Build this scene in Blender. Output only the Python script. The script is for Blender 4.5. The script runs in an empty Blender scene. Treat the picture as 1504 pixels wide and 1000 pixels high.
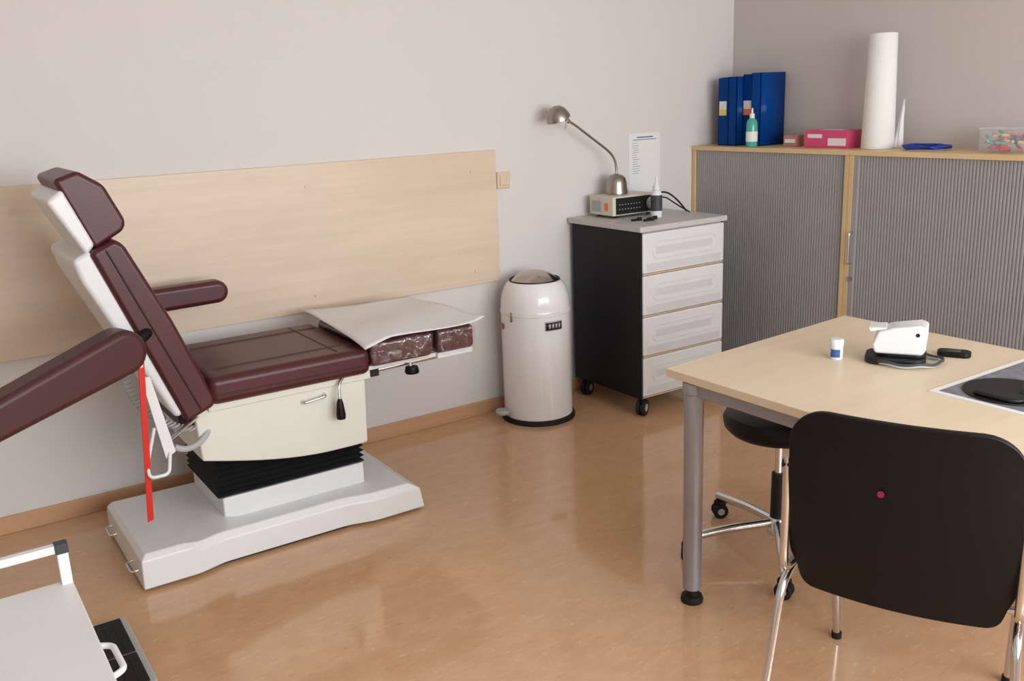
import bpy, bmesh, math, random
from mathutils import Vector, Matrix
random.seed(3)
scene=bpy.context.scene
COL=bpy.context.collection
# ------------------------------------------------------------ materials
def srgb(r,g,b):
    f=lambda c:(c/255/12.92) if c/255<=0.04045 else ((c/255+0.055)/1.055)**2.4
    return (f(r),f(g),f(b),1)
def newmat(name):
    m=bpy.data.materials.new(name);m.use_nodes=True
    nt=m.node_tree;return m,nt,nt.nodes['Principled BSDF']
def coords(nt,scale=(1,1,1),rot=(0,0,0)):
    tc=nt.nodes.new('ShaderNodeTexCoord');mp=nt.nodes.new('ShaderNodeMapping')
    mp.inputs['Scale'].default_value=scale;mp.inputs['Rotation'].default_value=rot
    nt.links.new(tc.outputs['Object'],mp.inputs['Vector']);return mp.outputs[0]
def noise(nt,vec,scale,detail=3,rough=0.5,dist=0):
    n=nt.nodes.new('ShaderNodeTexNoise');n.inputs['Scale'].default_value=scale
    n.inputs['Detail'].default_value=detail;n.inputs['Roughness'].default_value=rough
    n.inputs['Distortion'].default_value=dist
    nt.links.new(vec,n.inputs['Vector']);return n.outputs['Fac']
def ramp(nt,fac,stops):
    r=nt.nodes.new('ShaderNodeValToRGB');e=r.color_ramp.elements
    e[0].position,e[0].color=stops[0];e[1].position,e[1].color=stops[-1]
    for p,c in stops[1:-1]:
        x=e.new(p);x.color=c
    nt.links.new(fac,r.inputs[0]);return r.outputs[0]
def bump(nt,b,fac,strength=0.1,dist=0.01):
    n=nt.nodes.new('ShaderNodeBump');n.inputs['Strength'].default_value=strength;n.inputs['Distance'].default_value=dist
    nt.links.new(fac,n.inputs['Height']);nt.links.new(n.outputs[0],b.inputs['Normal'])
def mat(name,c,rough=0.5,metal=0,var=0.06,nscale=8,bmp=0,bscale=200,coat=0,trans=0,alpha=1,spec=0.5,ior=1.45):
    m,nt,b=newmat(name)
    v=coords(nt)
    c=srgb(*c);lo=tuple(x*(1-var) for x in c[:3])+(1,);hi=tuple(min(1,x*(1+var)) for x in c[:3])+(1,)
    nt.links.new(ramp(nt,noise(nt,v,nscale),[(0.3,lo),(0.7,hi)]),b.inputs['Base Color'])
    b.inputs['Roughness'].default_value=rough;b.inputs['Metallic'].default_value=metal
    b.inputs['Coat Weight'].default_value=coat;b.inputs['Transmission Weight'].default_value=trans
    b.inputs['Alpha'].default_value=alpha;b.inputs['Specular IOR Level'].default_value=spec
    b.inputs['IOR'].default_value=ior
    if bmp: bump(nt,b,noise(nt,v,bscale,2),bmp,0.002)
    return m
def film(name,c,fac0,rough=0.08,bscale=22,bstr=1.0):
    m=bpy.data.materials.new(name);m.use_nodes=True;nt=m.node_tree;nt.nodes.remove(nt.nodes['Principled BSDF'])
    out=nt.nodes['Material Output'];t=nt.nodes.new('ShaderNodeBsdfTransparent');g=nt.nodes.new('ShaderNodeBsdfGlossy')
    g.inputs['Roughness'].default_value=rough;g.inputs['Color'].default_value=srgb(*c)
    v=coords(nt,(1,1.6,1));n=noise(nt,v,bscale,4,0.6,1.2)
    bp=nt.nodes.new('ShaderNodeBump');bp.inputs['Strength'].default_value=bstr;bp.inputs['Distance'].default_value=0.01
    nt.links.new(n,bp.inputs['Height']);nt.links.new(bp.outputs[0],g.inputs['Normal'])
    mx=nt.nodes.new('ShaderNodeMixShader')
    r=ramp(nt,n,[(0.45,(fac0,)*3+(1,)),(0.75,(min(1,fac0*4),)*3+(1,))])
    nt.links.new(r,mx.inputs[0]);nt.links.new(t.outputs[0],mx.inputs[1]);nt.links.new(g.outputs[0],mx.inputs[2])
    nt.links.new(mx.outputs[0],out.inputs[0]);return m
def wood(name,c1,c2,axis='x',rough=0.4,fine=60):
    m,nt,b=newmat(name)
    sc={'x':(1.2,fine,fine),'y':(fine,1.2,fine),'z':(fine,fine,1.2)}[axis]
    sc2={'x':(1.6,6,6),'y':(6,1.6,6),'z':(6,6,1.6)}[axis]
    n1=noise(nt,coords(nt,sc),1,3,0.6,0.3);n2=noise(nt,coords(nt,sc2),1,5,0.6,0.4)
    mx=nt.nodes.new('ShaderNodeMath');mx.operation='ADD'
    h=nt.nodes.new('ShaderNodeMath');h.operation='MULTIPLY';h.inputs[1].default_value=0.4
    nt.links.new(n1,h.inputs[0]);nt.links.new(h.outputs[0],mx.inputs[0])
    h2=nt.nodes.new('ShaderNodeMath');h2.operation='MULTIPLY';h2.inputs[1].default_value=0.6
    nt.links.new(n2,h2.inputs[0]);nt.links.new(h2.outputs[0],mx.inputs[1])
    nt.links.new(ramp(nt,mx.outputs[0],[(0.34,srgb(*c1)),(0.62,srgb(*c2))]),b.inputs['Base Color'])
    b.inputs['Roughness'].default_value=rough
    return m
M={}
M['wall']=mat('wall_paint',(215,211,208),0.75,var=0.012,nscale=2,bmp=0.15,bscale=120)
M['wallB']=mat('wall_paint_shaded',(198,191,188),0.75,var=0.012,nscale=2,bmp=0.15,bscale=120)  # same wall paint, darkened in colour for the shade of grazing light
M['ceil']=mat('ceiling_paint',(235,233,230),0.8,var=0.01)
def floormat():
    m,nt,b=newmat('linoleum')
    base=noise(nt,coords(nt,(1.5,3.0,1)),5,7,0.75,0.3)
    fl=noise(nt,coords(nt,(22,70,1),(0,0,0.45)),1,4,0.7,0.8)
    c=ramp(nt,base,[(0.3,srgb(198,156,118)),(0.7,srgb(210,170,132))])
    def over(prev,fac,k,col):
        mix=nt.nodes.new('ShaderNodeMix');mix.data_type='RGBA'
        mu=nt.nodes.new('ShaderNodeMath');mu.operation='MULTIPLY';mu.inputs[1].default_value=k
        nt.links.new(fac,mu.inputs[0]);nt.links.new(mu.outputs[0],mix.inputs[0])
        nt.links.new(prev,mix.inputs[6]);mix.inputs[7].default_value=col;return mix.outputs[2]
    c=over(c,ramp(nt,fl,[(0.58,(0,0,0,1)),(0.68,(1,1,1,1))]),0.38,srgb(232,200,166))
    c=over(c,ramp(nt,fl,[(0.28,(1,1,1,1)),(0.38,(0,0,0,1))]),0.5,srgb(168,122,86))
    nt.links.new(c,b.inputs['Base Color'])
    b.inputs['Roughness'].default_value=0.10
    b.inputs['Specular IOR Level'].default_value=0.65
    bump(nt,b,noise(nt,coords(nt,(1,1,1)),9,3),0.03,0.01)
    return m
M['floor']=floormat()
M['base']=wood('baseboard_wood',(184,142,108),(200,158,122),'x',0.45,30)
M['panel']=wood('maple_panel',(208,188,166),(219,200,179),'x',0.4,40)
M['birchx']=wood('birch_laminate_x',(216,198,170),(227,209,182),'x',0.35,30)
M['beech']=wood('beech_edge',(208,178,132),(222,194,150),'y',0.4,30)
M['beechz']=wood('beech_edge_z',(202,172,124),(216,188,142),'z',0.4,30)
M['maroon']=mat('maroon_vinyl',(74,29,32),0.36,var=0.08,bmp=0.12,bscale=350)
M['maroon_b']=mat('maroon_vinyl_shaded',(70,35,35),0.42,var=0.08,bmp=0.12,bscale=350)  # near armrest: its underlit brownish shade is put into the vinyl colour
M['maroon_d']=mat('maroon_piping',(52,19,23),0.4)
M['white']=mat('white_plastic',(224,225,225),0.3,var=0.02)
M['cream']=mat('cream_lacquer',(218,217,208),0.28,var=0.02)
M['binw']=mat('white_enamel',(232,231,231),0.22,var=0.01,coat=0.3)
M['black']=mat('black_plastic',(12,12,14),0.42,var=0.1,bmp=0.08,bscale=400,spec=0.3)
M['blacks']=mat('black_satin',(12,12,13),0.5,var=0.1)
M['rubber']=mat('rubber',(18,18,18),0.7)
M['blackside']=mat('black_laminate',(24,23,26),0.5,var=0.05,spec=0.3)
M['chrome']=mat('chrome',(215,216,218),0.2,1,var=0.02)
M['steel']=mat('brushed_steel',(160,154,147),0.32,1,var=0.05)
M['alu']=mat('grey_aluminium',(158,158,163),0.4,0.5,var=0.03)
M['tambour']=mat('grey_tambour',(156,154,155),0.34,0.15,var=0.03)
M['greytop']=mat('grey_laminate',(192,188,186),0.4,var=0.05,nscale=60)
M['frost']=mat('frosted_plastic',(216,215,215),0.3,var=0.02)
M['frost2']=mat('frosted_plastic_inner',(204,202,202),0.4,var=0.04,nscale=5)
M['red']=mat('red_strap',(205,36,22),0.45)
M['paper']=mat('paper',(228,227,226),0.7,var=0.01)
M['roll']=mat('tissue_paper',(232,230,228),0.85,var=0.01,bmp=0.3,bscale=80)
M['ink']=mat('print_ink',(140,140,146),0.7)
M['inkblue']=mat('print_ink_blue',(60,90,150),0.7)
M['switch']=mat('switch_plastic',(212,194,168),0.4,var=0.02)
M['blue']=mat('blue_plastic',(14,84,172),0.15,var=0.12,nscale=5,trans=0.45,ior=1.15)
M['blued']=mat('blue_plastic_dark',(8,44,112),0.25)
M['green']=mat('green_liquid_bottle',(90,195,170),0.15,trans=0.3)
M['pink']=mat('pink_carton',(214,76,120),0.45)
M['brown']=mat('small_carton',(185,125,118),0.5)
M['bluecable']=mat('blue_cable',(12,50,150),0.35)
M['yellow']=mat('yellow_sticker',(225,200,120),0.5)
M['orange']=mat('orange_sticker',(225,120,80),0.5)
M['clear']=mat('clear_plastic',(230,235,238),0.08,alpha=0.25)
M['wrap']=film('clear_wrap',(250,250,252),0.07)
M['device']=mat('device_cream',(208,203,184),0.4)
M['grey']=mat('dark_grey',(60,62,66),0.5)
M['pad']=mat('grey_print',(120,122,130),0.5,var=0.25,nscale=40)
M['magenta']=mat('magenta_dot',(130,26,72),0.4)
M['lgrey']=mat('light_grey_tube',(172,172,170),0.45)
M['dome']=mat('steel_flap',(190,182,176),0.2,1)
# ------------------------------------------------------------ geometry helpers
def add(name,me,mats,parent=None,smooth=True):
    o=bpy.data.objects.new(name,me);COL.objects.link(o)
    if not isinstance(mats,(list,tuple)): mats=[mats]
    for m in mats: me.materials.append(M[m] if isinstance(m,str) else m)
    if smooth:
        for p in me.polygons:p.use_smooth=True
    if parent: o.parent=parent
    return o
def bev(o,w,seg=3,ang=40):
    if w>0:
        b=o.modifiers.new('bevel','BEVEL');b.width=w;b.segments=seg;b.limit_method='ANGLE';b.angle_limit=math.radians(ang);b.harden_normals=True
    return o
def empty(name,loc=(0,0,0),rz=0):
    e=bpy.data.objects.new(name,None);COL.objects.link(e);e.location=loc;e.rotation_euler=(0,0,rz);e.empty_display_size=0.1
    return e
def pydata(v,f):
    me=bpy.data.meshes.new('m');me.from_pydata([tuple(a) for a in v],[],f);
    bm=bmesh.new();bm.from_mesh(me);bmesh.ops.recalc_face_normals(bm,faces=bm.faces);bm.to_mesh(me);bm.free()
    return me
def box(name,x0,x1,y0,y1,z0,z1,m,par=None,b=0.004,seg=2):
    v=[(x,y,z) for z in (z0,z1) for x,y in ((x0,y0),(x1,y0),(x1,y1),(x0,y1))]
    f=[(0,1,2,3),(4,5,6,7),(0,1,5,4),(1,2,6,5),(2,3,7,6),(3,0,4,7)]
    o=add(name,pydata(v,f),m,par,smooth=b>0);return bev(o,b,seg)
def prism(name,pts,a0,a1,m,par=None,axis='y',b=0.004,seg=2,smooth=True):
    n=len(pts)
    def P(p,a):
        return {'y':(p[0],a,p[1]),'x':(a,p[0],p[1]),'z':(p[0],p[1],a)}[axis]
    v=[P(p,a0) for p in pts]+[P(p,a1) for p in pts]
    f=[tuple(range(n)),tuple(range(n,2*n))]+[(i,(i+1)%n,n+(i+1)%n,n+i) for i in range(n)]
    o=add(name,pydata(v,f),m,par,smooth);return bev(o,b,seg,30)
def lathe(name,prof,c,m,par=None,n=48,rot=None):
    v=[];f=[]
    k=len(prof)
    for i in range(n):
        a=2*math.pi*i/n
        for r,z in prof: v.append(Vector((r*math.cos(a),r*math.sin(a),z)))
    for i in range(n):
        for j in range(k-1):
            f.append((i*k+j,((i+1)%n)*k+j,((i+1)%n)*k+j+1,i*k+j+1))
    if rot is not None: v=[rot@p for p in v]
    v=[p+Vector(c) for p in v]
    me=bpy.data.meshes.new('m');me.from_pydata([tuple(a) for a in v],[],f)
    bm=bmesh.new();bm.from_mesh(me);bmesh.ops.remove_doubles(bm,verts=bm.verts,dist=1e-5);bmesh.ops.recalc_face_normals(bm,faces=bm.faces);bm.to_mesh(me);bm.free()
    o=add(name,me,m,par)
    e=o.modifiers.new('es','EDGE_SPLIT');e.split_angle=math.radians(42)
    return o
def cyl(name,p0,p1,r,m,par=None,r2=None,n=28,b=0):
    p0=Vector(p0);p1=Vector(p1);d=p1-p0;L=d.length
    q=d.to_track_quat('Z','Y').to_matrix()
    r2=r if r2 is None else r2
    pr=[(0,0),(r,0),(r2,L),(0,L)] if not b else [(0,0),(r-b,0),(r,b),(r2,L-b),(r2-b,L),(0,L)]
    return lathe(name,pr,p0,m,par,n,q)
def tube(name,pts,r,m,par=None,smooth=True,cyc=False,res=8):
    c=bpy.data.curves.new('c','CURVE');c.dimensions='3D';c.bevel_depth=r;c.bevel_resolution=4;c.use_fill_caps=True
    if smooth:
        s=c.splines.new('NURBS');s.points.add(len(pts)-1);s.order_u=4 if len(pts)>3 else 3;s.use_endpoint_u=True;s.resolution_u=res
    else:
        s=c.splines.new('POLY');s.points.add(len(pts)-1)
    for i,p in enumerate(pts): s.points[i].co=(*p,1)
    s.use_cyclic_u=cyc
    t=bpy.data.objects.new('t',c);COL.objects.link(t)
    me=bpy.data.meshes.new_from_object(t);bpy.data.objects.remove(t);bpy.data.curves.remove(c)
    return add(name,me,m,par)
def bend(pts,rad=0.04,n=5):
    out=[Vector(pts[0])]
    for i in range(1,len(pts)-1):
        p=Vector(pts[i]);a=(Vector(pts[i-1])-p);b=(Vector(pts[i+1])-p)
        r=min(rad,a.length*.45,b.length*.45);A=p+a.normalized()*r;B=p+b.normalized()*r
        for k in range(n+1):
            t=k/n;out.append(A*(1-t)**2+p*2*t*(1-t)+B*t*t)
    out.append(Vector(pts[-1]));return out
def rtube(name,pts,r,m,par=None,rad=0.04): return tube(name,bend(pts,rad),r,m,par,smooth=False)
def rrect(w,h,r,n=6,cx=0,cy=0):
    o=[]
    for sx,sy,a0 in ((1,1,0),(-1,1,90),(-1,-1,180),(1,-1,270)):
        for k in range(n+1):
            a=math.radians(a0+90*k/n);o.append((cx+sx*(w/2-r)+r*math.cos(a),cy+sy*(h/2-r)+r*math.sin(a)))
    return o
def grid(name,nx,ny,fn,m,par=None,thick=0,sub=0):
    v=[fn(i/nx,j/ny) for j in range(ny+1) for i in range(nx+1)]
    f=[(j*(nx+1)+i,j*(nx+1)+i+1,(j+1)*(nx+1)+i+1,(j+1)*(nx+1)+i) for j in range(ny) for i in range(nx)]
    o=add(name,pydata(v,f),m,par)
    if thick:
        s=o.modifiers.new('s','SOLIDIFY');s.thickness=thick;s.offset=0
    return o
# ------------------------------------------------------------ room
XW,YW,X0,Y0,H=4.365,4.13,-1.6,-1.6,2.8
T=0.12
box('floor',X0-T,XW+T,Y0-T,YW+T,-0.1,0,'floor',b=0)
box('ceiling',X0-T,XW+T,Y0-T,YW+T,H,H+0.1,'ceil',b=0)
box('wall_back',X0-T,XW+T,YW,YW+T,0,H,'wall',b=0)
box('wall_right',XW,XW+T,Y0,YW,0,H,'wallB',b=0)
box('wall_left',X0-T,X0,Y0,YW,0,H,'wall',b=0)
wf=empty('wall_front')
wx0,wx1,wz0,wz1=0.2,3.9,0.85,2.5
box('below',X0,XW,Y0-T,Y0,0,wz0,'wall',wf,b=0)
box('above',X0,XW,Y0-T,Y0,wz1,H,'wall',wf,b=0)
box('pier_l',X0,wx0,Y0-T,Y0,wz0,wz1,'wall',wf,b=0)
box('pier_r',wx1,XW,Y0-T,Y0,wz0,wz1,'wall',wf,b=0)
w=empty('window_1')
for i in range(4):
    x=wx0+0.03+(wx1-wx0-0.06)*i/3
    box('mullion',x-0.03,x+0.03,Y0-0.09,Y0-0.03,wz0,wz1,'white',w,b=0.003)
box('rail_b',wx0,wx1,Y0-0.09,Y0-0.03,wz0,wz0+0.06,'white',w,b=0.003)
box('rail_t',wx0,wx1,Y0-0.09,Y0-0.03,wz1-0.06,wz1,'white',w,b=0.003)
box('baseboard_back',X0,XW,YW-0.014,YW,0,0.075,'base',b=0.003)
box('baseboard_left',X0,X0+0.014,Y0,YW-0.014,0,0.075,'base',b=0.003)
box('baseboard_right',XW-0.014,XW,Y0,1.8,0,0.075,'base',b=0.003)

p=empty('wood_wall_panel')
box('board',-0.95,2.63,YW-0.02,YW,0.72,1.40,'panel',p,b=0.002)
for x in (0.72,2.48,0.4,1.6):
    for z in (0.79,1.30): cyl('screw_cap',(x,YW-0.021,z),(x,YW-0.024,z),0.009,'panel',p)
s=empty('light_switch')
box('plate',2.64,2.72,YW-0.012,YW,1.20,1.285,'switch',s,b=0.004)
box('rocker',2.655,2.705,YW-0.017,YW-0.01,1.215,1.27,'switch',s,b=0.003)
n=empty('wall_notice')
box('sheet',3.54,3.775,YW-0.003,YW,1.10,1.43,'paper',n,b=0)
box('title',3.60,3.72,YW-0.004,YW-0.002,1.405,1.411,'inkblue',n,b=0)
box('title',3.57,3.745,YW-0.004,YW-0.002,1.392,1.397,'ink',n,b=0)
for i in range(14):
    box('line',3.565,3.565+random.uniform(.03,.06),YW-0.004,YW-0.002,1.375-i*0.013,1.3775-i*0.013,'ink',n,b=0)

# ------------------------------------------------------------ cabinets
def cabinet(name,y0,y1,handle):
    e=empty(name);x0=4.03;x1=XW-0.003;zt=1.335
    box('top',x0-0.004,x1,y0,y1,zt-0.024,zt,'beech',e,b=0.002)
    box('side_a',x0,x1,y0,y0+0.025,0.0,zt-0.024,'beechz',e,b=0.001)
    box('side_b',x0,x1,y1-0.025,y1,0.0,zt-0.024,'beechz',e,b=0.001)
    box('plinth',x0+0.01,x1,y0+0.025,y1-0.025,0,0.06,'beech',e,b=0.001)
    box('back',x1-0.01,x1,y0+0.025,y1-0.025,0.06,zt-0.024,'beechz',e,b=0)
    ya,yb=y0+0.025,y1-0.025;N=int((yb-ya)/0.0165);pr=[]
    for i in range(N):
        a=ya+(yb-ya)*i/N;w_=(yb-ya)/N
        for t,d in ((0,0.005),(0.12,0.0015),(0.35,0),(0.65,0),(0.88,0.0015)): pr.append((a+w_*t,x0+0.012+d))
    pr.append((yb,x0+0.017))
    v=[(x,y,0.06) for y,x in pr]+[(x,y,zt-0.024) for y,x in pr];k=len(pr)
    me=pydata(v,[(i,i+1,k+i+1,k+i) for i in range(k-1)])
    add('tambour_door',me,'tambour',e,smooth=False)
    if handle:
        yh=y1-0.038
        box('stile',x0+0.002,x0+0.014,y1-0.055,y1-0.025,0.06,zt-0.024,'tambour',e,b=0.002)
        rtube('handle',[(x0+0.005,yh,0.93),(x0-0.025,yh,0.93),(x0-0.025,yh,0.77),(x0+0.005,yh,0.77)],0.006,'chrome',e,0.015)
        cyl('lock',(x0+0.004,yh,0.69),(x0-0.006,yh,0.69),0.012,'steel',e)
    return e
cabinet('tambour_cabinet',3.021,YW-0.004,False)
cabinet('tambour_cabinet',1.86,3.019,True)
ZT=1.336
e=empty('magazine_file_set')
def mfile(y0,y1,x0,x1,h,lo):
    t=0.003
    prof=[(x0,ZT),(x1,ZT),(x1,ZT+h),(x0+0.06,ZT+h),(x0,ZT+lo)]
    prism('side',prof,y0,y0+t,'blue',e,'y',b=0)
    prism('side',prof,y1-t,y1,'blue',e,'y',b=0)
    box('spine',x1-t,x1,y0,y1,ZT,ZT+h,'blue',e,b=0)
    box('bottom',x0,x1,y0,y1,ZT,ZT+t,'blue',e,b=0)
    box('front',x0,x0+t,y0,y1,ZT,ZT+lo,'blue',e,b=0)
    box('contents',x0+0.09,x1-0.01,y0+0.012,y1-0.012,ZT+0.003,ZT+h*0.8,'blued',e,b=0.002)
mfile(3.93,4.015,4.13,4.34,0.385,0.38)
mfile(3.865,3.927,4.12,4.34,0.385,0.385)
mfile(3.785,3.862,4.17,4.35,0.395,0.395)
mfile(3.715,3.782,4.15,4.35,0.40,0.40)
box('label',4.127,4.131,3.95,4.005,ZT+0.205,ZT+0.25,'paper',e,b=0)
box('label',4.126,4.131,3.95,4.005,ZT+0.17,ZT+0.205,'yellow',e,b=0)
box('label',4.166,4.171,3.795,3.855,ZT+0.205,ZT+0.25,'paper',e,b=0)
box('label',4.165,4.171,3.795,3.855,ZT+0.17,ZT+0.205,'orange',e,b=0)
e=empty('soap_bottle')
c=(4.07,3.70,ZT)
lathe('body',[(0,0),(0.028,0),(0.031,0.006),(0.031,0.12),(0.026,0.145),(0.013,0.158),(0,0.158)],c,'green',e)
lathe('label',[(0.0318,0.03),(0.0318,0.085)],c,'paper',e)
lathe('cap',[(0,0.155),(0.014,0.155),(0.014,0.18),(0.006,0.185),(0.005,0.21),(0,0.212)],c,'white',e)
e=empty('small_carton')
box('box',4.17,4.23,3.47,3.56,ZT,ZT+0.06,'brown',e,b=0.001)
box('stripe',4.168,4.171,3.48,3.55,ZT+0.02,ZT+0.04,'paper',e,b=0)
e=empty('glove_box')
box('box',4.14,4.26,3.12,3.39,ZT,ZT+0.09,'pink',e,b=0.001)
box('white_band',4.138,4.141,3.13,3.24,ZT+0.012,ZT+0.05,'paper',e,b=0)
box('opening',4.17,4.23,3.18,3.32,ZT+0.0895,ZT+0.0915,'paper',e,b=0)
box('text',4.137,4.141,3.28,3.37,ZT+0.05,ZT+0.07,'paper',e,b=0)
e=empty('couch_paper_roll')
lathe('roll',[(0.02,0),(0.078,0),(0.080,0.004),(0.075,0.2),(0.066,0.55),(0.063,0.554),(0.02,0.554),(0.02,0)],(4.2,2.985,ZT),'roll',e,64)
# loose end of the roll standing away from it
def tis(u,v):
    a=u*2*math.pi;r=0.022*(1-v*0.8)*(1+0.25*math.sin(5*a+v*6))
    return (4.265+r*math.cos(a)*0.8,2.915+r*math.sin(a)-0.022*v,ZT+0.215*v*(1-0.12*math.sin(3*a)))
grid('loose_end',30,8,tis,'roll',e)
pts=[]
for i in range(90):
    a=i/90*2*math.pi*2.5;r=0.09+0.012*math.sin(i*0.9)
    pts.append((4.20+r*0.9*math.cos(a),2.715+r*1.15*math.sin(a),ZT+0.007+0.014*i/90))
tube('tourniquet_cord',pts,0.006,'bluecable')
e=empty('supply_tub')
prism('tub',[(x,y) for x,y in rrect(0.16,0.24,0.03,5,4.2,2.30)],ZT,ZT+0.1,'clear',e,'z',b=0)
prism('lid',[(x,y) for x,y in rrect(0.17,0.25,0.03,5,4.2,2.30)],ZT+0.1,ZT+0.108,'clear',e,'z',b=0)
for i in range(40):
    x=4.2+random.uniform(-.055,.055);y=2.30+random.uniform(-.09,.09);z=ZT+0.008+random.uniform(0,.07)
    a=random.uniform(0,3.14);d=Vector((math.cos(a)*.022,math.sin(a)*.022,random.uniform(-.001,.01)))
    cyl('vial',Vector((x,y,z))-d,Vector((x,y,z))+d,0.007,random.choice(['orange','red','yellow','inkblue','bluecable','green','pink']),e,n=10)

# ------------------------------------------------------------ drawer unit
e=empty('drawer_trolley')
dx0,dx1,dy0,dy1=3.098,3.69,3.53,4.09
zb,ztp=0.10,0.978
box('side_l',dx0,dx0+0.012,dy0,dy1,zb,ztp,'blackside',e,b=0.001)
box('side_r',dx1-0.012,dx1,dy0+0.01,dy1,zb,ztp,'blackside',e,b=0.001)
box('back',dx0+0.012,dx1-0.012,dy1-0.015,dy1,zb,ztp,'blackside',e,b=0)
box('inner',dx0+0.012,dx1-0.012,dy0+0.016,dy1-0.015,zb,ztp,'greytop',e,b=0)
box('top',dx0-0.010,dx1+0.010,dy0-0.012,dy1+0.025,ztp,ztp+0.028,'greytop',e,b=0.003)
zz=[0.976,0.758,0.541,0.325,0.105]
for i in range(4):
    z1,z0=zz[i]-0.005,zz[i+1]+0.005
    a,b_=dx0+0.013,dx1-0.005
    box('drawer_front',a,b_,dy0-0.006,dy0+0.016,z0,z1,'frost',e,b=0.01,seg=3)
    zc=(z0+z1)/2;xc=(a+b_)/2
    rr=rrect(0.44,0.085,0.03,5,xc,zc+0.012)
    tube('grip_rim',[(x,dy0-0.006,z) for x,z in rr],0.0035,'frost',e,smooth=False,cyc=True)
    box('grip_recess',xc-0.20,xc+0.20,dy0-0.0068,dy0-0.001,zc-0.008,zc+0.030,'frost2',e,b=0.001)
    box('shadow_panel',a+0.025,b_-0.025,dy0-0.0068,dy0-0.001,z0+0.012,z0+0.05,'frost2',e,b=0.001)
    box('edge_trim',a+0.002,b_-0.002,dy0-0.002,dy0+0.01,z0-0.006,z0-0.001,'beech',e,b=0)
def caster(x,y,par,r=0.04,z=0.095,ang=0.5):
    c_,s_=math.cos(ang),math.sin(ang)
    for sd in (-1,1):
        o=Vector((x-s_*0.014*sd,y+c_*0.014*sd,r));d=Vector((-s_,c_,0))*0.009
        cyl('wheel',o-d,o+d,r,'rubber',par,b=0.004)
        cyl('hub',o-d*1.15,o+d*1.15,r*0.45,'lgrey',par)
    box('fork',x-0.02,x+0.02,y-0.02,y+0.02,r+0.012,r+0.045,'black',par,b=0.01)
    cyl('stem',(x,y,r+0.03),(x,y,z),0.008,'chrome',par)
for x in (dx0+0.035,dx1-0.05):
    for y in (dy0+0.03,dy1-0.06): caster(x,y,e,0.045,0.105)
ZD=ztp+0.0285
e=empty('medical_device')
q_=-0.02
box('case',3.225+q_,3.535+q_,3.87,4.07,ZD+0.012,ZD+0.115,'device',e,b=0.006)
box('front_panel',3.245+q_,3.525+q_,3.863,3.871,ZD+0.02,ZD+0.107,'blacks',e,b=0.002)
box('orange_logo',3.2235+q_,3.226+q_,3.91,3.94,ZD+0.04,ZD+0.08,'orange',e,b=0)
for i in range(8):
    for j in range(2): box('led',3.262+q_+i*0.02,3.269+q_+i*0.02,3.861,3.864,ZD+0.045+j*0.025,ZD+0.049+j*0.025,'lgrey',e,b=0)
lathe('dial',[(0,0),(0.03,0),(0.033,0.005),(0.026,0.02),(0,0.022)],(3.485+q_,3.863,ZD+0.065),'lgrey',e,rot=Matrix.Rotation(math.radians(90),3,'X'))
box('ribs',3.2235+q_,3.226+q_,3.97,4.05,ZD+0.03,ZD+0.09,'lgrey',e,b=0)
for x in (3.27,3.50):
    for y in (3.90,4.04): cyl('foot',(x+q_,y,ZD),(x+q_,y,ZD+0.014),0.012,'rubber',e)
e=empty('device_cable')
tube('cable',[(3.53,3.97,ZD+0.07),(3.59,3.92,ZD+0.12),(3.65,3.9,ZD+0.10),(3.68,3.85,ZD+0.04),(3.67,3.80,ZD+0.006)],0.005,'rubber',e)
tube('cable',[(3.53,3.93,ZD+0.06),(3.57,3.88,ZD+0.10),(3.61,3.86,ZD+0.06),(3.63,3.80,ZD+0.03),(3.64,3.74,ZD+0.006)],0.004,'rubber',e)
e=empty('desk_lamp')
ly=4.0;lx=3.34;c=(lx,ly,ZD+0.117)
lathe('base',[(0,0),(0.062,0),(0.062,0.012),(0.058,0.03),(0.056,0.06),(0.05,0.082),(0.035,0.098),(0.012,0.107),(0,0.107)],c,'steel',e)
tube('gooseneck',[(lx,ly,1.225),(lx+.002,ly,1.28),(lx-.02,ly,1.335),(3.235,ly,1.39),(3.135,ly,1.455),(3.055,ly,1.51),(3.02,ly,1.525)],0.0065,'steel',e)
cyl('joint',(3.025,ly,1.52),(3.005,ly,1.54),0.011,'steel',e)
R1=Matrix.Rotation(math.radians(-22),3,'Y')
lathe('shade',[(0.006,0.062),(0.03,0.056),(0.05,0.036),(0.062,0.006),(0.064,-0.008),(0.060,-0.008),(0.046,0.03),(0.02,0.05),(0.0,0.052)],(2.955,ly,1.545),'steel',e,rot=R1)
lathe('bulb',[(0,-0.004),(0.018,0.005),(0.022,0.03),(0.01,0.05)],(2.955,ly,1.545),'white',e,rot=R1)
tube('switch_pin',[(2.995,ly-.02,1.53),(2.99,ly-.02,1.505),(2.985,ly-.02,1.48)],0.004,'steel',e)
e=empty('spray_bottle')
c=(3.41,3.755,ZD)
lathe('body',[(0,0),(0.028,0),(0.03,0.005),(0.03,0.12),(0.022,0.14),(0.012,0.148),(0,0.148)],c,'white',e)
lathe('label',[(0.0308,0.035),(0.0308,0.118)],c,'grey',e)
lathe('nozzle',[(0,0.146),(0.02,0.146),(0.02,0.165),(0.009,0.178),(0.005,0.215),(0,0.217)],c,'white',e)
e=empty('clamp_set')
for i,(x,y) in enumerate([(3.24,3.72),(3.28,3.67),(3.33,3.70)]):
    box('clip_arm',x-0.035,x+0.02,y-0.006,y+0.006,ZD,ZD+0.012,'blacks',e,b=0.003)
    cyl('clip_head',(x+0.02,y,ZD),(x+0.02,y,ZD+0.016),0.013,'rubber',e)

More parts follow.
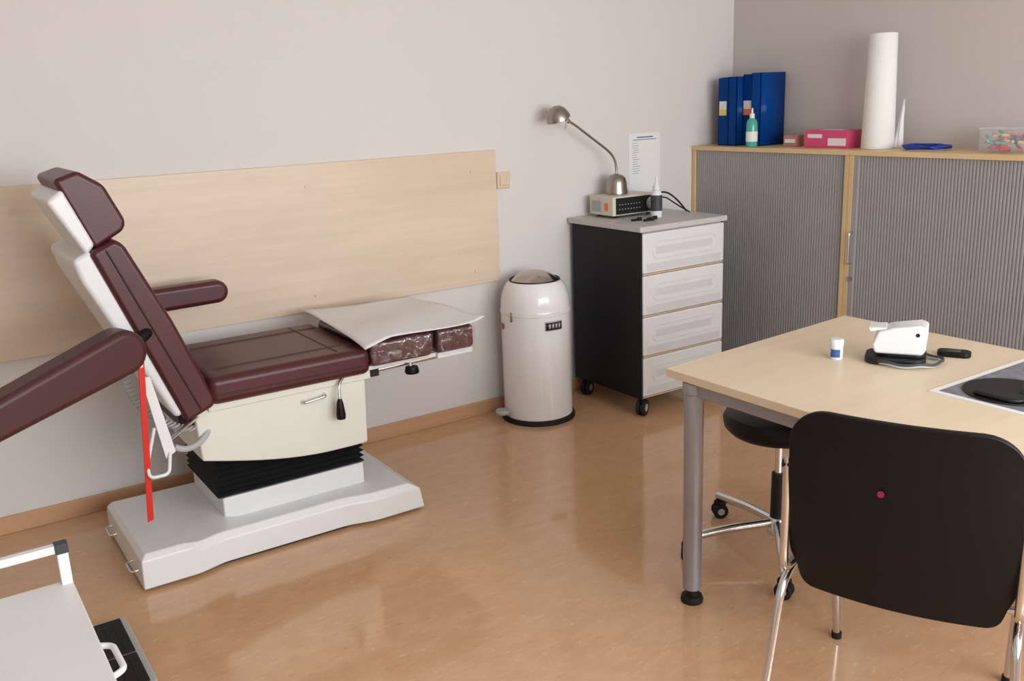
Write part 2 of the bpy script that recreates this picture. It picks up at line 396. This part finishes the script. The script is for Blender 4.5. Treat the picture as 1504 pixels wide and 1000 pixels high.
# ------------------------------------------------------------ bin
e=empty('pedal_bin')
bc=(2.715,3.92,0)
R_=0.182
lathe('body',[(0,0.02),(R_,0.02),(R_,0.30),(R_,0.575),(R_+0.003,0.578),(R_+0.003,0.59),(R_,0.593)],bc,'binw',e,72)
dome=[]
for k in range(0,11):
    a=math.radians(90*k/11*0.90);dome.append((0.114+(R_-0.114)*math.cos(a),0.60+0.146*math.sin(a)))
lathe('dome_lid',[(R_+0.002,0.593)]+dome,bc,'binw',e,72)
rt,zt_=dome[-1]
lathe('opening_rim',[(rt,zt_-0.002),(rt-0.002,zt_+0.007),(rt-0.008,zt_)],bc,'blacks',e,72)
lathe('push_flap',[(rt-0.007,zt_-0.004),(0.106,zt_+0.014),(0.085,zt_+0.031),(0.055,zt_+0.043),(0.025,zt_+0.049),(0,zt_+0.05)],bc,'dome',e,48)
lathe('base_ring',[(0,0),(R_+0.013,0),(R_+0.014,0.012),(R_+0.008,0.025),(R_-0.01,0.028)],bc,'rubber',e,72)
def radial(ang,r=R_): return Vector((bc[0]+r*math.cos(ang),bc[1]+r*math.sin(ang),0))
av=math.atan2(-bc[1],-bc[0]);ap=av+0.30
def plate(a0,a1,z0,z1,rr,m,nm):
    v=[];K=8
    for k in range(K+1):
        a=a0+(a1-a0)*k/K;q=radial(a,rr);v+= [(q.x,q.y,z0),(q.x,q.y,z1)]
    o=add(nm,pydata(v,[(2*k,2*k+2,2*k+3,2*k+1) for k in range(K)]),m,e)
    s=o.modifiers.new('s','SOLIDIFY');s.thickness=0.003
plate(ap-0.04,ap+0.48,0.505,0.552,R_+0.003,'lgrey','name_plate')
plate(ap-0.02,ap+0.46,0.510,0.547,R_+0.0045,'blacks','name_plate_dark')
for k in range(4): plate(ap+0.05+k*0.10,ap+0.11+k*0.10,0.517,0.54,R_+0.006,'lgrey','letter')
plate(av-1.25,av-1.12,0.50,0.53,R_+0.003,'red','sticker')
plate(av-0.75,av-0.70,0.55,0.60,R_+0.004,'steel','latch')
pa=av-1.05
q=radial(pa,R_-0.01);q2=radial(pa,R_+0.05)
cyl('pedal_arm',(q.x,q.y,0.05),(q2.x,q2.y,0.055),0.008,'steel',e)
q3=radial(pa,R_+0.035)
lathe('pedal',[(0,-0.012),(0.035,-0.012),(0.04,0),(0.035,0.01),(0,0.012)],(q3.x,q3.y,0.062),'lgrey',e)

# ------------------------------------------------------------ exam chair
e=empty('examination_chair')
bx0,bx1,by0,by1=0.522,1.655,3.25,3.86
def baseout(i,flare):
    pts=[]
    def A(x,y):pts.append((x,y))
    A(bx0+i,by0+i);A(bx0+0.16,by0+i)
    for k in range(7):
        t=k/6;A(bx0+0.18+t*0.14,by0+i+0.03*(1-math.cos(t*math.pi))/2)
    for k in range(7):
        t=k/6;A(bx1-0.36+t*0.16,by0+i+0.03*(1+math.cos(t*math.pi))/2)
    A(bx1-0.12,by0+i);A(bx1-i-flare,by0+i)
    A(bx1-i-flare,by1-i);A(bx0+i,by1-i)
    return pts
o1=baseout(0,0);o2=baseout(0.003,0.012);o3=baseout(0.022,0.04)
k=len(o1)
v=[(x,y,0.012) for x,y in o1]+[(x,y,0.10+0.02*(x<bx0+0.2)) for x,y in o2]+[(x,y,0.128+0.012*(x<bx0+0.2)) for x,y in o3]
f=[tuple(range(k)),tuple(range(2*k,3*k))]
for L in (0,1):
    f+=[(L*k+i,L*k+(i+1)%k,(L+1)*k+(i+1)%k,(L+1)*k+i) for i in range(k)]
bev(add('base_shell',pydata(v,f),'white',e),0.006,2,20)
box('base_skid',bx0+0.03,bx1-0.05,by0+0.05,by1-0.05,0,0.02,'rubber',e,b=0)
for y in (by0+0.08,by1-0.16):
    rtube('base_handle',[(bx0+0.01,y,0.06),(bx0-0.022,y,0.055),(bx0-0.022,y+0.09,0.055),(bx0+0.01,y+0.09,0.06)],0.005,'chrome',e,0.02)
px0,px1,py0,py1=0.87,1.46,3.40,3.82
box('pedestal_lower',px0,px1,py0,py1,0.11,0.215,'white',e,b=0.008)
zb0,zb1=0.215,0.46;N=11
rings=[]
for i in range(2*N+1):
    z=zb0+(zb1-zb0)*i/(2*N);ins=0.0 if i%2 else 0.016
    rings.append((z,ins))
v=[];f=[]
for z,ins in rings:
    for x,y in ((px0+ins-0.02,py0+ins-0.012),(px1-ins+0.0,py0+ins-0.012),(px1-ins,py1-ins),(px0+ins-0.02,py1-ins)): v.append((x,y,z))
for i in range(len(rings)-1):
    for j in range(4): f.append((i*4+j,i*4+(j+1)%4,(i+1)*4+(j+1)%4,(i+1)*4+j))
add('bellows',pydata(v,f),'blackside',e,smooth=False)
pr=[(0.79,0.60),(0.80,0.405)]
for k in range(1,12):
    t=k/12;x=0.80+0.66*t;z=0.405-0.085*math.sin(min(1,t*1.25)*math.pi/2)
    pr.append((x,z))
pr+=[(1.46,0.322),(1.47,0.60)]
prism('upper_housing',pr,3.335,3.86,'cream',e,'y',b=0.008)
box('seat_frame',0.84,1.49,3.325,3.87,0.588,0.625,'cream',e,b=0.006)
box('seat_cushion',0.845,1.485,3.295,3.90,0.615,0.722,'maroon',e,b=0.032,seg=5)
for y in (3.42,3.78):
    tube('seat_seam',[(0.90,y,0.7225),(1.45,y,0.7225)],0.0028,'maroon_d',e,smooth=False)
tube('seat_seam',[(1.36,3.34,0.7225),(1.36,3.86,0.7225)],0.0025,'maroon_d',e,smooth=False)
rtube('seat_piping',[(0.87,3.295,0.655),(1.45,3.295,0.655),(1.485,3.325,0.655),(1.485,3.87,0.655)],0.003,'maroon_d',e,0.02)
box('leg_cushion',1.49,1.775,3.31,3.86,0.635,0.738,'maroon',e,b=0.022,seg=4)
box('foot_cushion',1.80,1.975,3.31,3.86,0.635,0.738,'maroon',e,b=0.022,seg=4)
box('leg_wrap',1.488,1.785,3.302,3.868,0.628,0.742,'wrap',e,b=0.024,seg=4)
box('foot_wrap',1.793,1.985,3.302,3.868,0.622,0.742,'wrap',e,b=0.024,seg=4)
box('leg_board',1.48,1.80,3.34,3.84,0.618,0.636,'white',e,b=0.004)
box('foot_board',1.80,1.97,3.325,3.85,0.612,0.636,'white',e,b=0.004)
for y in (3.38,3.78):
    cyl('rail',(1.40,y,0.60),(1.84,y,0.608),0.009,'chrome',e)
box('rail_clamp',1.50,1.54,3.35,3.41,0.585,0.622,'blacks',e,b=0.004)
cyl('knob_stem',(1.68,3.36,0.63),(1.68,3.34,0.59),0.006,'chrome',e)
lathe('knob',[(0,0),(0.028,0),(0.031,0.008),(0.026,0.028),(0,0.03)],(1.68,3.335,0.572),'black',e,n=10)
rtube('lever',[(1.37,3.32,0.62),(1.34,3.30,0.60),(1.335,3.29,0.53)],0.006,'chrome',e,0.02)
lathe('lever_grip',[(0,0),(0.017,0.004),(0.019,0.02),(0.013,0.07),(0.008,0.085),(0,0.086)],(1.334,3.288,0.46),'black',e)
rtube('latch',[(1.20,3.337,0.555),(1.20,3.315,0.55),(1.29,3.315,0.56),(1.29,3.337,0.565)],0.006,'chrome',e,0.012)
B=Vector((0.872,0.62));A_=Vector((-0.366,0.931)).normalized()
Nn=Vector((-0.931,-0.366)).normalized()
def S(s,t): q=B+A_*s+Nn*t;return (q.x,q.y)
prism('back_cushion',[S(0.0,0.01),S(0.03,-0.005),S(0.35,-0.012),S(0.66,0.0),S(0.69,0.02),S(0.685,0.11),S(0.0,0.125)],3.30,3.84,'maroon',e,'y',b=0.03,seg=5)
prism('back_shell',[S(0.03,0.112),S(0.69,0.10),S(0.685,0.168),S(0.61,0.176),S(0.03,0.148)],3.315,3.81,'white',e,'y',b=0.02,seg=4)
B2=Vector((0.662,1.285));
def S2(s,t): q=B2+A_*s+Nn*t;return (q.x,q.y)
prism('head_cushion',[S2(0.0,0.02),S2(0.025,0.0),S2(0.16,0.004),S2(0.235,0.055),S2(0.24,0.135),S2(-0.015,0.135)],3.33,3.73,'maroon',e,'y',b=0.028,seg=5)
prism('head_shell',[S2(0.0,0.125),S2(0.205,0.125),S2(0.19,0.188),S2(-0.02,0.165)],3.325,3.735,'white',e,'y',b=0.014,seg=4)
for y in (3.47,3.64):
    q0=S(0.6,0.12);q1=S2(0.05,0.12)
    cyl('head_post',(q0[0],y,q0[1]),(q1[0],y,q1[1]),0.01,'chrome',e)
tube('back_piping',[(S(0.02,0.06)[0],3.298,S(0.02,0.06)[1]),(S(0.67,0.06)[0],3.298,S(0.67,0.06)[1])],0.003,'maroon_d',e,smooth=False)
box('hinge',0.74,0.86,3.36,3.82,0.54,0.63,'blacks',e,b=0.01)
def pad(name,p0,p1,wy,h0,h1,nm='maroon'):
    p0=Vector(p0);p1=Vector(p1);d=p1-p0;L=d.length
    pr=[]
    for k in range(13):
        a=math.pi/2+math.pi*k/12;pr.append((h0/2*math.cos(a)+h0/2,h0/2*math.sin(a)))
    for k in range(13):
        a=-math.pi/2+math.pi*k/12;pr.append((L-h1/2+h1/2*math.cos(a),h1/2*math.sin(a)))
    o=prism(name,pr,-wy/2,wy/2,nm,e,'y',b=min(wy,h1)*0.25,seg=5)
    d.normalize();zx=d;yx=Vector((0,0,1)).cross(zx).normalized();up=zx.cross(yx)
    m=Matrix((zx,yx,up)).transposed().to_4x4();m.translation=p0;o.matrix_local=m
    return o
pad('armrest_far',(0.68,3.93,0.912),(1.13,3.93,0.918),0.09,0.10,0.095)
pad('armrest_near',(0.612,3.20,0.925),(-0.22,2.95,0.69),0.115,0.150,0.095,'maroon_b')
cyl('arm_pivot',(0.57,3.2,0.89),(0.68,3.33,0.93),0.02,'blacks',e)
cyl('arm_pivot',(0.72,3.93,0.90),(0.72,3.83,0.90),0.02,'blacks',e)
box('arm_bracket',0.68,0.72,3.84,3.88,0.72,0.92,'white',e,b=0.005)
prism('red_lever',[(0.594,0.86),(0.614,0.86),(0.572,0.305),(0.552,0.30)],3.165,3.172,'red',e,'y',b=0.001)
prism('bracket',[(0.60,0.80),(0.63,0.80),(0.68,0.52),(0.645,0.50)],3.19,3.20,'white',e,'y',b=0.002)
rtube('bracket_loop',[(0.62,3.19,0.62),(0.58,3.18,0.50),(0.575,3.15,0.46),(0.64,3.15,0.46),(0.66,3.19,0.52)],0.006,'white',e,0.02)
cyl('strap_pin',(0.60,3.16,0.85),(0.62,3.32,0.87),0.008,'chrome',e)
cyl('bracket_pin',(0.655,3.195,0.56),(0.82,3.36,0.58),0.008,'chrome',e)
pts=[];P0=Vector((0.58,3.27,0.88));P1=Vector((0.53,3.27,0.72));P2=Vector((0.64,3.27,0.60));P3=Vector((0.77,3.30,0.55))
for i in range(420):
    t=i/419
    b3=P0*(1-t)**3+P1*3*t*(1-t)**2+P2*3*t*t*(1-t)+P3*t**3
    a=t*2*math.pi*26
    pts.append(b3+Vector((0.013*math.cos(a),0.013*math.sin(a),0.005*math.cos(a))))
tube('coil_cable',pts,0.003,'lgrey',e,smooth=False)
tube('tube_hose',[(0.70,3.3,0.50),(0.74,3.3,0.46),(0.82,3.32,0.48),(0.85,3.36,0.54)],0.012,'lgrey',e)
C=[Vector((1.44,3.245,0.762)),Vector((1.99,3.245,0.769)),Vector((1.96,3.88,0.766)),Vector((1.475,3.98,0.756))]
def sh(u,v):
    p=C[0]*(1-u)*(1-v)+C[1]*u*(1-v)+C[2]*u*v+C[3]*(1-u)*v
    z=0.005*math.sin(6*u+2*v)+0.004*math.sin(9*v-3*u)+0.012*max(0,(u-0.85)/0.15)**2*(1-v)-0.028*max(0,(0.2-u)/0.2)*max(0,1-v*2)
    return (p.x,p.y,p.z+z)
grid('paper_sheet',24,24,sh,'paper',e,thick=0.0015)

# ------------------------------------------------------------ table
e=empty('desk')
zt=0.80
top=[(1.985,0.42),(2.975,0.42),(2.975,2.215),(1.980,2.135)]
prism('top',top,zt-0.028,zt,'birchx',e,'z',b=0.003)
legs=[(2.016,2.045),(2.905,2.13),(2.016,0.50),(2.905,0.50)]
for x,y in legs:
    cyl('leg',(x,y,0.05),(x,y,zt-0.045),0.031,'alu',e,n=40)
    cyl('leg_collar',(x,y,zt-0.07),(x,y,zt-0.03),0.036,'alu',e,n=40,b=0.004)
    cyl('foot_neck',(x,y,0.02),(x,y,0.06),0.024,'blacks',e)
    lathe('foot',[(0,0),(0.036,0),(0.038,0.008),(0.034,0.022),(0.02,0.026)],(x,y,0),'rubber',e)
for (a,b_) in ((0,2),(1,3)):
    x=legs[a][0];box('beam',x-0.015,x+0.015,legs[b_][1],legs[a][1],zt-0.072,zt-0.03,'alu',e,b=0.003)
for (a,b_) in ((0,1),(2,3)):
    pa_,pb_=legs[a],legs[b_]
    prism('cross_beam',[(pa_[0],pa_[1]-0.015),(pb_[0],pb_[1]-0.015),(pb_[0],pb_[1]+0.015),(pa_[0],pa_[1]+0.015)],zt-0.072,zt-0.03,'alu',e,'z',b=0.003)
e=empty('test_strip_bottle')
c=(2.465,1.86,zt)
lathe('body',[(0,0),(0.019,0),(0.021,0.003),(0.021,0.045),(0,0.045)],c,'white',e)
lathe('cap',[(0,0.045),(0.0225,0.045),(0.0225,0.062),(0.019,0.066),(0,0.066)],c,'white',e)
a0=math.atan2(-c[1],-c[0])
v=[]
for k in range(9):
    a=a0-0.9+1.5*k/8
    for z in (0.008,0.034): v.append((c[0]+0.0216*math.cos(a),c[1]+0.0216*math.sin(a),c[2]+z))
add('label',pydata(v,[(2*k,2*k+2,2*k+3,2*k+1) for k in range(8)]),'inkblue',e)
e=empty('blood_pressure_monitor',(2.575,1.72,zt),math.radians(-58))
def ring(rx,ry,z,n=40,k=3): 
    return [(rx*math.cos(2*math.pi*i/n)*(1+0.05*math.sin(k*2*math.pi*i/n)),ry*math.sin(2*math.pi*i/n),z+0.003*math.sin(i)) for i in range(n)]
prism('cuff',rrect(0.18,0.13,0.04,6),0,0.024,'blacks',e,'z',b=0.008,seg=3)
prism('cuff_fold',rrect(0.14,0.09,0.035,6,0.02,0.0),0.022,0.038,'blacks',e,'z',b=0.006,seg=3)
for j in range(2):
    tube('air_hose',[(x+0.03,y-0.01,z+0.008+j*0.006) for x,y,z in ring(0.10+0.008*j,0.08,0.0)],0.0045,'grey' if j else 'lgrey',e,cyc=True)
prism('body',[(-0.06,0.034),(0.075,0.034),(0.086,0.046),(0.092,0.122),(0.07,0.130),(-0.01,0.118),(-0.055,0.102),(-0.07,0.06)],-0.05,0.05,'white',e,'y',b=0.014,seg=4)
prism('battery_lid',[(-0.078,0.099),(-0.03,0.108),(-0.03,0.116),(-0.084,0.113)],-0.035,0.04,'white',e,'y',b=0.003)
cyl('port',(0.062,-0.051,0.10),(0.062,-0.048,0.10),0.006,'blacks',e)
e=empty('glucose_meter',(2.76,1.635,zt),math.radians(-62))
prism('body',rrect(0.10,0.055,0.022,6),0,0.018,'black',e,'z',b=0.005,seg=3)
prism('screen',rrect(0.05,0.035,0.005,3,-0.005,0),0.018,0.0188,'grey',e,'z',b=0)
e=empty('desk_pad')
box('sheet',2.375,2.90,0.93,1.475,zt,zt+0.003,'paper',e,b=0)
box('print',2.395,2.88,0.95,1.455,zt+0.003,zt+0.0036,'pad',e,b=0)
e=empty('mouse_pad')
lathe('disc',[(0,0),(0.122,0),(0.124,0.002),(0.122,0.005),(0,0.005)],(2.525,1.32,zt+0.0036),'blacks',e,64)
prism('wrist_rest',rrect(0.07,0.14,0.034,6,2.45,1.31),zt+0.0086,zt+0.022,'blacks',e,'z',b=0.008,seg=3)
e=empty('computer_mouse',(2.555,1.262,zt+0.0088),math.radians(-15))
me=bpy.data.meshes.new('m');bm=bmesh.new();bmesh.ops.create_uvsphere(bm,u_segments=32,v_segments=20,radius=1)
for v_ in bm.verts:
    x,y,z=v_.co;v_.co=(0.056*x,0.032*y*(1-0.12*x*x),max(0,z)*0.036*(1-0.25*x))
bm.to_mesh(me);bm.free()
add('shell',me,'grey',e)
cyl('wheel',(0.028,-0.004,0.026),(0.028,0.004,0.026),0.009,'blacks',e)
tube('cord',[(0.054,0,0.006),(0.10,0.01,0.004),(0.16,-0.02,-0.002),(0.22,-0.08,-0.002),(0.3,-0.15,-0.003)],0.002,'rubber',e)

# ------------------------------------------------------------ stool
e=empty('swivel_stool')
sc=(2.505,2.11,0)
lathe('seat',[(0,0.46),(0.14,0.46),(0.175,0.470),(0.196,0.492),(0.20,0.52),(0.19,0.542),(0.16,0.554),(0.08,0.552),(0,0.549)],sc,'black',e,64)
lathe('seat_plate',[(0,0.44),(0.07,0.44),(0.075,0.461),(0,0.461)],sc,'blacks',e)
cyl('column',(sc[0],sc[1],0.30),(sc[0],sc[1],0.45),0.014,'chrome',e)
cyl('column_cover',(sc[0],sc[1],0.11),(sc[0],sc[1],0.31),0.026,'blacks',e,r2=0.024)
cyl('hub',(sc[0],sc[1],0.07),(sc[0],sc[1],0.14),0.036,'chrome',e,r2=0.03,b=0.006)
for k in range(5):
    a=math.radians(81.4+72*k);ca,sa=math.cos(a),math.sin(a)
    rtube('star_arm',[(sc[0]+0.02*ca,sc[1]+0.02*sa,0.118),(sc[0]+0.17*ca,sc[1]+0.17*sa,0.110),(sc[0]+0.345*ca,sc[1]+0.345*sa,0.088)],0.016,'chrome',e)
    x,y=sc[0]+0.335*ca,sc[1]+0.335*sa
    caster(x,y,e,0.03,0.09,a+1.2)

# ------------------------------------------------------------ visitor chair
e=empty('visitor_chair',(1.852,1.200,0),math.radians(-66.2))
w_,zlo,zhi=0.518,0.415,0.912
me=bpy.data.meshes.new('m');bm=bmesh.new()
nx,nz=28,26
def inside(x,z):
    r=0.095 if z>0.7 else 0.045;dx=abs(x)-(w_/2-r);zc=(zhi+zlo)/2;dz=abs(z-zc)-((zhi-zlo)/2-r)
    return dx,dz,r
V={}
for i in range(nx+1):
    for j in range(nz+1):
        x=-w_/2+w_*i/nx;z=zlo+(zhi-zlo)*j/nz
        dx,dz,r=inside(x,z)
        if dx>0 and dz>0:
            L=max(dx,dz);l=math.hypot(dx,dz);sx=math.copysign(1,x);szz=math.copysign(1,z-(zhi+zlo)/2)
            x=sx*((w_/2-r)+dx*L/l);z=(zhi+zlo)/2+szz*(((zhi-zlo)/2-r)+dz*L/l)
        t=(z-zlo)/(zhi-zlo)
        y=-0.035*(1-(2*x/w_)**2)+0.05*(1-t)**1.5-0.01*t
        k_=min(1,max(0,(0.53-z)/0.08));x*=1-0.09*k_*k_*(3-2*k_)
        V[i,j]=bm.verts.new((x,y,z))
for i in range(nx):
    for j in range(nz): bm.faces.new((V[i,j],V[i+1,j],V[i+1,j+1],V[i,j+1]))
bmesh.ops.recalc_face_normals(bm,faces=bm.faces);bm.to_mesh(me);bm.free()
o=add('backrest',me,'black',e);s_=o.modifiers.new('s','SOLIDIFY');s_.thickness=0.02;s_.offset=0;bev(o,0.005,2,60)
def seatf(u,v):
    x=(u-0.5)*0.47;y=0.04+v*0.45
    rx=1-0.10*max(0,(0.25-v)/0.25)**2-0.12*max(0,(v-0.8)/0.2)**2
    z=0.475+0.02*(2*u-1)**2-0.03*max(0,(v-0.8)/0.2)**2+0.01*max(0,(0.15-v)/0.15)**2-0.008
    return (x*rx,y,z)
o=grid('seat',20,20,seatf,'black',e,thick=0.03);bev(o,0.01,3,60)
box('under_pan',-0.20,0.20,0.06,0.42,0.430,0.457,'blacks',e,b=0.01)
for sgn in (-1,1):
    x=0.268*sgn
    rtube('side_tube',[(x,0.01,0.77),(x,0.012,0.60),(x*1.0,0.0,0.455),(x*0.98,0.20,0.442),(x*0.92,0.455,0.445),(x*0.88,0.50,0.0)],0.0115,'chrome',e,0.06)
    rtube('rear_leg',[(x*0.99,0.14,0.442),(x*1.0,0.0,0.425),(x*1.10,-0.09,0.0)],0.0115,'chrome',e,0.05)
    for (a,b_) in ((x*0.88,0.50),(x*1.10,-0.09)): cyl('glide',(a,b_,0.0),(a,b_,0.02),0.015,'rubber',e)
    cyl('side_knob',(x-0.012*sgn,0.012,0.75),(x+0.012*sgn,0.012,0.75),0.013,'blacks',e)
rtube('cross_tube',[(-0.26,0.10,0.44),(0.26,0.10,0.44)],0.010,'chrome',e)
rtube('cross_tube',[(-0.25,0.38,0.44),(0.25,0.38,0.44)],0.010,'chrome',e)
cyl('dot',(-0.035,-0.047,0.735),(-0.035,-0.044,0.735),0.008,'magenta',e)

# ------------------------------------------------------------ floor scale
e=empty('floor_scale')
prism('platform',rrect(0.42,0.46,0.03,5,0.21,2.83),0.0,0.045,'lgrey',e,'z',b=0.006)
box('mat_a',0.015,0.40,2.62,2.80,0.045,0.051,'blacks',e,b=0.003)
box('mat_b',0.015,0.40,2.81,3.04,0.045,0.051,'blacks',e,b=0.003)
for i in range(12):
    tube('mat_rib',[(0.03+i*0.031,2.63,0.051),(0.03+i*0.031,2.79,0.051)],0.0025,'rubber',e,smooth=False)
    tube('mat_rib',[(0.03+i*0.031,2.82,0.051),(0.03+i*0.031,3.03,0.051)],0.0025,'rubber',e,smooth=False)
# ------------------------------------------------------------ trolley
e=empty('instrument_trolley')
tx0,tx1,ty0,ty1,tz=-0.42,0.190,1.30,2.05,0.70
box('tray_top',tx0,tx1,ty0,ty1,tz-0.03,tz,'white',e,b=0.004)
box('tray_low',tx0,tx1,ty0,ty1,0.22,0.25,'white',e,b=0.004)
for x in (tx0+0.012,tx1-0.012):
    for y in (ty0+0.012,ty1-0.012):
        box('post',x-0.011,x+0.011,y-0.011,y+0.011,0.10,tz+0.075,'white',e,b=0.002)
        box('post_cap',x-0.013,x+0.013,y-0.013,y+0.013,tz+0.07,tz+0.092,'grey',e,b=0.002)
        caster(x,y,e,0.04,0.11,0.3)
for y in (ty0+0.012,ty1-0.012):
    box('rail',tx0+0.02,tx1-0.02,y-0.009,y+0.009,tz+0.072,tz+0.09,'white',e,b=0.002)
rtube('handle',[(tx1-0.004,1.76,0.685),(tx1+0.02,1.745,0.685),(tx1+0.022,1.65,0.685),(tx1-0.004,1.635,0.685)],0.006,'white',e,0.035)

# ------------------------------------------------------------ camera
f=1373.
d1=Vector((2155,445,-f)).normalized()
d2=Vector((-941,320,-f));d2=(d2-d1*d2.dot(d1)).normalized()
d3=d1.cross(d2)
R=Matrix((d1,d2,d3))
cam=bpy.data.cameras.new('camera');co=bpy.data.objects.new('camera',cam);COL.objects.link(co)
cam.sensor_width=36;cam.lens=f/1504*36;cam.clip_start=0.02
mw=R.to_4x4();mw.translation=Vector((0,0,1.66));co.matrix_world=mw
scene.camera=co
# ------------------------------------------------------------ light
def area(name,loc,rot,sx,sy,power,col):
    l=bpy.data.lights.new(name,'AREA');l.shape='RECTANGLE';l.size=sx;l.size_y=sy;l.energy=power;l.color=col
    o=bpy.data.objects.new(name,l);COL.objects.link(o);o.location=loc;o.rotation_euler=rot;return o
area('window_daylight',((wx0+wx1)/2,Y0-0.02,(wz0+wz1)/2),(math.radians(90),0,0),wx1-wx0-0.1,wz1-wz0-0.1,178,(0.95,0.975,1.0))
w=bpy.data.worlds.new('world');scene.world=w;w.use_nodes=True
nt=w.node_tree;bg=nt.nodes['Background'];sky=nt.nodes.new('ShaderNodeTexSky');sky.sky_type='NISHITA';sky.sun_disc=False;sky.sun_elevation=math.radians(40)
nt.links.new(sky.outputs[0],bg.inputs[0]);bg.inputs[1].default_value=0.15
scene.view_settings.view_transform='Standard'
